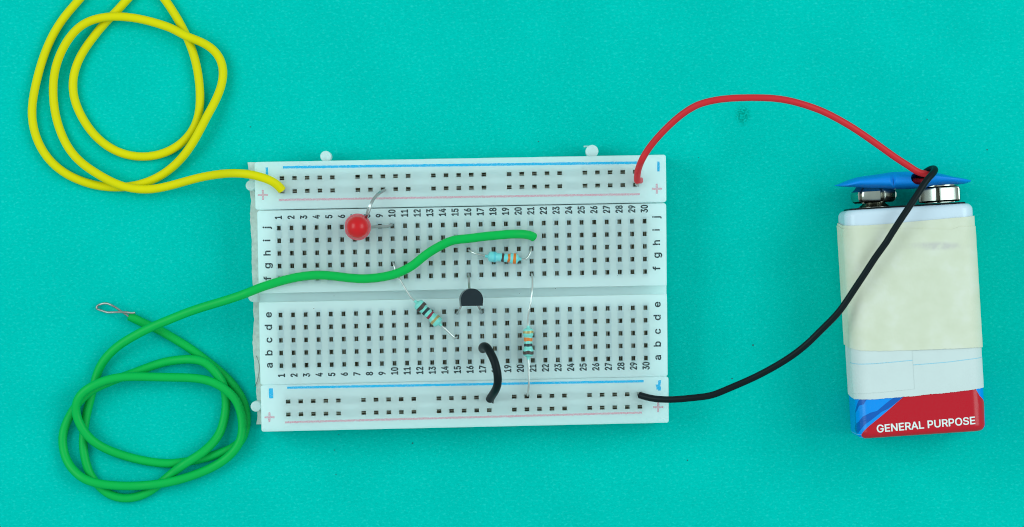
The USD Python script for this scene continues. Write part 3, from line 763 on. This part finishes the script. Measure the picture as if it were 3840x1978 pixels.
tape_m = usdkit.material(stage, '/World/Looks/masking_tape', {
    'g': ('geometry', {}), 'n': ('noise_texture', {'scale': 260.0, 'detail': 4.0}), 'r': ('rgb_ramp', {'ramp': [(0.3, (0.67, 0.63, 0.485)), (0.55, (0.71, 0.665, 0.53)), (0.7, (0.74, 0.69, 0.58))]}),
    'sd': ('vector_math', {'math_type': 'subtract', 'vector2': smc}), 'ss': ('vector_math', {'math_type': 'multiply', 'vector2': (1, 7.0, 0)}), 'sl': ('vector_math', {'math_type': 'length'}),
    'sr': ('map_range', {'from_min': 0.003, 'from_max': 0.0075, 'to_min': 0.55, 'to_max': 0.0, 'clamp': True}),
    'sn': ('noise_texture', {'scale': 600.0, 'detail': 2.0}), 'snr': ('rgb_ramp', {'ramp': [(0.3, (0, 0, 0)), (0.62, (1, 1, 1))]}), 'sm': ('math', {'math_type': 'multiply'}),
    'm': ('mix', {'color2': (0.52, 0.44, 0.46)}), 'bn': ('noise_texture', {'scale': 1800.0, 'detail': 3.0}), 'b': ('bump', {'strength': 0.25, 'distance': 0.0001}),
    'p': ('principled_bsdf', {'roughness': 0.7, 'specular_ior_level': 0.3})},
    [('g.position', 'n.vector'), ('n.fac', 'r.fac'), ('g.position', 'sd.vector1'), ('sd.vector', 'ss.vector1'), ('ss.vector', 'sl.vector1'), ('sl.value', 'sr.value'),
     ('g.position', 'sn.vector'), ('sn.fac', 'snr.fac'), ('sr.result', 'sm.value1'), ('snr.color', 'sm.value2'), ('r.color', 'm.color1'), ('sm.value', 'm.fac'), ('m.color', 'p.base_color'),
     ('g.position', 'bn.vector'), ('bn.fac', 'b.height'), ('b.normal', 'p.normal')], surface='p.BSDF')

bat = thing('battery', 'nine volt battery wrapped in masking tape and ruled paper, lying right of the breadboard', 'battery', to_w(np.array([0, 0, 0])))
S = np.linspace(0, PER, 220, endpoint=False)
tt = np.r_[-(YE - RE) - RE * np.linspace(math.pi / 2, 0, 9), np.linspace(-(YE - RE), YE - RE, 20)[1:-1], (YE - RE) + RE * np.linspace(0, math.pi / 2, 9)]
case = part(bat, 'case', rings(np.stack([surf(S, np.full(len(S), q)) for q in tt])), jacket_m, 40)
# printed label at the lower end
lo_t = -(YE - RE) - RE * 1.45
sl = np.linspace(-PER / 2, PER / 2, 230)
q = np.linspace(0, 1, 30)
tl = lo_t + (-12.0 - lo_t) * q
part(case, 'blue_label', rings(np.stack([surf(sl[:-1], np.full(229, x), 0.012) for x in tl]), cap=False), blue_m, 40)
redp = [st_of(*B3(x, y)) for x, y in ((1000, 640), (990, 690), (920, 750), (830, 830), (700, 940), (600, 1020), (540, 1080), (512, 1125))]
redp += [(redp[-1][0] + 0.15, lo_t), (12.6, lo_t)]
redp += [(13.3, -21.2)] + [st_of(*B3(x, y)) for x, y in ((1902, 900), (1898, 745), (1850, 680), (1812, 615), (1790, 560))]
part(case, 'red_label', poly_on(redp, 0.024), redl_m, 40)
for pts in (((450, 1085), (437, 1045), (480, 975), (530, 915), (620, 868), (690, 850), (760, 790), (840, 725), (900, 690), (992, 688), (915, 752), (820, 822), (740, 862), (650, 935), (560, 1000), (500, 1070), (478, 1100)),
            ((435, 925), (450, 830), (480, 735), (500, 715), (575, 720), (540, 775), (490, 790), (462, 850))):
    part(case, 'dark_blue_stripe', poly_on([st_of(*B3(x, y)) for x, y in pts], 0.018), dblue_m, 40)
part(case, 'dark_blue_stripe', poly_on([(-15.6, -21.5), (-14.6, -21.5), (-14.9, -17.5), (-15.8, -18.5)], 0.018), dblue_m, 40)
tx = meshkit.text_mesh('GENERAL PURPOSE', 1.40, 0.03, True)
b0, b1 = np.array(to_l(*B3(688, 1056))[:2]), np.array(to_l(*B3(1800, 966))[:2])
w = np.linalg.norm(b1 - b0); e = (b1 - b0) / w
tv, tf = trimesh.remesh.subdivide_to_size(tx.vertices, tx.faces, 0.35)
tv[:, 0] = (tv[:, 0] - tv[:, 0].min()) * w / np.ptp(tv[:, 0])
loc = b0 + tv[:, :1] * e + tv[:, 1:2] * np.array([-e[1], e[0]])
kx = A_ - RC
ls = np.where(np.abs(loc[:, 0]) < kx, loc[:, 0], np.sign(loc[:, 0]) * (kx + RC * np.arcsin(np.clip((np.abs(loc[:, 0]) - kx) / RC, 0, 1))))
top_, low_ = surf(ls, loc[:, 1], 0.06), surf(ls, loc[:, 1], 0.03)
part(case, 'label_lettering', trimesh.Trimesh(np.where(tv[:, 2:3] > 0.015, top_, low_), tf, process=False), wink_m, False)
# ruled paper, its flap, then two turns of masking tape
wob = lambda s, f, a, sd: a * (meshkit.fbm(np.c_[np.cos(2 * np.pi * s / PER) * f, np.sin(2 * np.pi * s / PER) * f, 0 * s], 3, sd) - 0.5)
plow = edge_fn([(360, 655), (400, 688), (480, 716), (560, 720), (700, 716), (800, 707), (900, 698), (1000, 690), (1110, 682), (1250, 664), (1370, 655), (1480, 645), (1600, 630), (1750, 612), (1905, 580)], B3)
S2 = np.linspace(0, PER, 420, endpoint=False)
pw = part(bat, 'paper_wrap', shell(S2, plow(S2) + wob(S2, 60, 0.20, 3), np.full(len(S2), 14.0), 0.16), paper_w, 40)
sa, sb = st_of(*B3(1108, 600))[0], -22.0
sF = np.linspace(sb, sa, 120)
flow = edge_fn([(360, 610), (420, 645), (520, 651), (700, 640), (900, 622), (1105, 600)], B3)
fp = part(pw, 'paper_flap', shell(sF, flow(sF) + wob(sF, 30, 0.12, 5), np.full(len(sF), 0.0), 0.27, 0.07, closed=False), paper_w, 40)
for pts, sr, off in (([(335, 258), (370, 290), (420, 308), (500, 320), (650, 316), (850, 299), (1105, 275)], (-16.5, sa), 0.285), ([(1115, 328), (1300, 314), (1500, 296), (1700, 270), (1895, 240)], (sa + 0.1, 15.2), 0.175)):
    f_ = edge_fn(pts, B3)
    s_ = np.linspace(*sr, 70)
    part(pw, 'ruled_line', shell(s_, f_(s_) - 0.07, f_(s_) + 0.07, off, 0.02, 2, closed=False), rule_m, 40)
t1 = edge_fn([(275, 920), (330, 940), (420, 952), (600, 950), (900, 930), (1300, 893), (1600, 866), (1800, 848), (1975, 830)], B1)
t2 = edge_fn([(285, 950), (340, 982), (420, 997), (700, 994), (1100, 990), (1400, 992), (1680, 1000), (1730, 985), (1770, 967), (1900, 962), (2000, 960)], B1)
tb2 = edge_fn([(310, 60), (330, 95), (420, 140), (520, 168), (700, 172), (1000, 165), (1300, 154), (1600, 143), (1895, 128)], B3)
part(bat, 'tape_turn', shell(S2, np.full(len(S2), 2.0), t1(S2) + wob(S2, 20, 0.10, 8), 0.30), tape_m, 40)
bulge = shell(S2, tb2(S2) + wob(S2, 24, 0.12, 9), t2(S2) + wob(S2, 20, 0.10, 10), 0.42)
part(bat, 'tape_turn', bulge, tape_m, 40)
# terminal end
pl = slab(-A_ + 1.2, A_ - 1.2, ZC_ - B_ + 1.0, ZC_ + B_ - 2.0, 0, 0.60, 1.5, 0.2)
vv, ff, _ = meshkit.arrays(pl)
part(bat, 'end_plate', trimesh.Trimesh(to_w(np.c_[vv[:, 0], YE + vv[:, 2] - 0.25, vv[:, 1]]), ff[:, ::-1], process=False), end_m, 30)


def crown(n_lobes, depth, ph):
    """six-petal crown: the wall dips in a narrow slot between petals"""
    def f(a, h):
        d = np.abs(((a - ph + np.pi / n_lobes) % (2 * np.pi / n_lobes)) - np.pi / n_lobes)
        flat = np.cos(np.pi / n_lobes) / np.cos(np.abs(((a - ph) % (2 * np.pi / n_lobes)) - np.pi / n_lobes))
        k = 0.35 + 0.65 * flat
        return k * (1 - depth * np.exp(-(d / 0.055) ** 2))
    return f


yax = BR @ np.array([0, 1.0, 0])
lx = lambda zoom, x, y, z: to_l(*zoom(x, y), z)
# left pair: battery stud below, connector crown above
xl = lx(B1, 715, 600, 9.0)[0]
at = to_w(np.array([xl, 0, 9.0]))
y_neck0, y_neck1 = YE + 0.7, lx(B1, 715, 655, 13)[1]
part(bat, 'positive_terminal', lathe([(y_neck0 - 0.8, 3.3), (y_neck0 - 0.28, 3.3), (y_neck0 - 0.15, 3.1), (y_neck0 + 0.25, 2.5), (y_neck1 - 0.2, 2.2), (y_neck1 + 0.6, 2.2)], 40, yax, at), chrome, 40)
xr = lx(B1, 1535, 560, 9.0)[0]
atr = to_w(np.array([xr, 0, 9.0]))
yc0, yc1 = lx(B1, 1535, 655, 13)[1], lx(B1, 1535, 472, 13)[1]
lob = crown(6, 0.20, math.pi / 2 - 0.17)
part(bat, 'negative_terminal', lathe([(YE + 0.5, 3.4), (YE + 0.95, 3.4), (yc0 - 0.1, 2.9), (yc0, 4.4), (yc0 + 0.3, 4.68), (yc1 - 0.5, 4.65), (yc1 - 0.1, 4.5), (yc1, 4.1), (yc1 - 0.1, 3.5)], 120, yax, atr, lob), chrome, 30)

# ------------------------------------------------------------------ battery snap connector with its two leads
sleeve_m = mat('blue_vinyl', (0.003, 0.235, 0.76), 0.38, var=0.06, vscale=250, bump=0.15, bscale=900, specular_ior_level=0.25)
con = thing('snap_connector', 'blue vinyl battery snap with a red and a black lead, clipped on the battery terminals', 'battery connector', to_w(np.array([0, YE + 4, 0])))
ub = np.array([(230, 452), (300, 425), (400, 385), (500, 352), (650, 328), (800, 308), (950, 285), (1100, 280), (1250, 278), (1400, 278), (1530, 300), (1700, 340), (1850, 368), (1915, 385), (1928, 395)], float)
lw = np.array([(230, 458), (300, 467), (400, 470), (500, 476), (650, 492), (800, 497), (950, 500), (1100, 500), (1250, 492), (1400, 482), (1530, 465), (1700, 448), (1850, 432), (1915, 410), (1928, 400)], float)
xs = 230 + (1928 - 230) * (0.5 - 0.5 * np.cos(np.linspace(0.02, math.pi - 0.02, 150)))
rid = np.interp(xs, [230, 400, 550, 750, 930, 965, 1000, 1200, 1480, 1600, 1900], [455, 448, 408, 402, 402, 440, 400, 395, 340, 350, 385])
R = []
ph = np.linspace(0, 2 * np.pi, 48, endpoint=False)
for k, x in enumerate(xs):
    yu, yl = np.interp(x, ub[:, 0], ub[:, 1]), np.interp(x, lw[:, 0], lw[:, 1])
    qx = (x - 1079) / 849
    hz = 6.3 * max(1 - abs(qx) ** 5, 0.02) ** 0.5
    cz = 8.7
    ring = []
    for b in ph:
        sn, cs = math.sin(b), math.cos(b)
        z = cz + hz * np.sign(sn) * abs(sn) ** 0.75
        dent = math.exp(-((x - 963 - 20 * cs) / 16) ** 2) * max(sn, 0) ** 3
        z -= 0.9 * dent
        f = abs(cs) ** 1.0
        yr = rid[k] if sn > 0 else (yu + yl) / 2
        y = yr + ((yu if cs < 0 else yl) - yr) * f
        l = P(*B1(x, y), z)
        ring.append([l[0], l[1], z])
    R.append(ring)
R = np.array(R)
R += 0.10 * (meshkit.fbm(R * 0.45, 3)[..., None] - 0.5) * np.array([0, 1, 1.0])
sm = rings(R)
sm.merge_vertices()
sol = m3.Manifold(m3.Mesh(vert_properties=np.asarray(sm.vertices, np.float32), tri_verts=np.asarray(sm.faces, np.uint32)))
if sol.volume() < 0:
    sm.invert(); sol = m3.Manifold(m3.Mesh(vert_properties=np.asarray(sm.vertices, np.float32), tri_verts=np.asarray(sm.faces, np.uint32)))
print('sleeve', sol.status(), sol.volume())
oc = P(*B1(1300, 362), 14.0)
cut = m3.Manifold.sphere(1.0, 40).scale((2.0, 1.38, 6.5)).translate((oc[0], oc[1], 14.8))
part(con, 'sleeve', sol - cut, sleeve_m, 40)
cy0, cy1 = lx(B1, 715, 665, 13)[1], lx(B1, 715, 487, 13)[1]
part(con, 'snap_socket', lathe([(cy0 - 0.05, 2.9), (cy0, 4.0), (cy0 + 0.35, 4.5), (cy0 + 1.0, 4.75), (cy1 - 1.1, 4.80), (cy1 - 0.6, 4.65), (cy1, 3.9), (cy1 + 0.5, 3.5)], 120, yax, at, crown(6, 0.22, math.pi / 2 + 0.33)), chrome, 30)
ry0 = yc1 + 0.05
part(con, 'snap_stud', lathe([(ry0, 3.2), (ry0 + 0.12, 3.9), (ry0 + 0.35, 3.9), (ry0 + 0.6, 3.2)], 48, yax, atr), chrome, 40)
R_L = 0.675
rp_ = px_path(ZH, [(335, 800, 10.2), (328, 740, 11.0), (332, 650, 12.2), (352, 520, 13.8), (390, 400, 15.2), (455, 250, 16.8)]) \
    + px_path(ZR, [(190, 567, 17.6), (240, 500, 18.6), (300, 432, 19.6), (370, 362, 20.6), (450, 292, 21.6), (530, 236, 22.2), (600, 200, 22.6), (670, 178, 22.9), (760, 160, 23.2), (880, 148, 23.4), (1000, 144, 23.4), (1120, 145, 23.3), (1250, 155, 23.0), (1370, 178, 22.6), (1480, 210, 22.0), (1600, 255, 21.2), (1720, 315, 20.3), (1840, 385, 19.3), (1960, 465, 18.4), (2080, 550, 17.6), (2200, 635, 17.0), (2300, 700, 16.5), (2380, 747, 16.0)]) \
    + px_path(B1, [(1370, 312, 15.6), (1430, 345, 14.4), (1420, 385, 12.8), (1340, 402, 11.6), (1250, 400, 10.8), (1215, 400, 10.5)])
part(con, 'red_lead', tube(spline(rp_, 0.45), R_L, 22), red_pvc, 40)
part(con, 'red_lead_burr', m3.Manifold.hull_points([P(*ZH(x, y), z) for x, y, z in ((395, 715, 10.9), (425, 702, 10.6), (462, 712, 10.4), (472, 740, 10.3), (465, 775, 10.2), (474, 815, 10.1), (450, 850, 10.0), (400, 858, 10.0), (340, 850, 10.1), (345, 780, 10.7), (400, 770, 10.9))]), burr_m, 50)
for k, (dx, dy) in enumerate(((-45, 0), (-20, 25), (5, 40), (20, 10), (40, 20))):
    part(con, 'red_strand', tube(spline([P(*ZH(335 + dx, 835), 10.2), P(*ZH(330 + dx, 880 + dy * 0.6), 10.0), P(*ZH(345 + dx * 0.5, 915 + dy * 0.3), 9.6), P(*ZH(360, 915), 8.6)], 0.12), 0.075, 8), tin, 40)
kp = [P(*ZK(165, 808), 10.2)] + px_path(ZK, [(230, 827, 10.9), (320, 846, 11.8), (420, 855, 12.6), (540, 855, 13.3), (660, 846, 13.9), (780, 834, 14.4), (900, 818, 14.8), (980, 797, 15.0), (1080, 757, 15.2), (1200, 706, 15.5), (1340, 645, 15.9), (1480, 577, 16.4), (1620, 501, 16.9), (1760, 415, 17.4), (1880, 329, 17.9), (2000, 226, 18.5), (2100, 127, 19.0)]) \
    + px_path(B2, [(250, 936, 19.5), (350, 808, 19.7), (450, 658, 19.9), (550, 507, 20.0), (650, 355, 20.1), (750, 203, 20.2), (880, 22, 20.3)]) \
    + px_path(B1, [(905, 1110, 20.4), (1030, 912, 20.5), (1150, 732, 20.4), (1270, 548, 20.2), (1375, 392, 19.4), (1450, 305, 18.2), (1478, 262, 16.8), (1462, 243, 15.4), (1415, 255, 14.2), (1360, 290, 12.8), (1310, 330, 11.4), (1270, 350, 10.4)])
part(con, 'black_lead', tube(spline(kp, 0.45), R_L, 22), black_pvc, 40)
for dx, dy in ((0, 0), (14, -8), (-10, -10), (24, 4)):
    part(con, 'black_strand', tube(spline([P(*ZK(168 + dx, 805), 10.2), P(*ZK(172 + dx, 785 + dy), 10.0), P(*ZK(180 + dx * 0.6, 780), 9.4), P(*ZK(183, 785), 8.5)], 0.12), 0.08, 8), tin, 40)
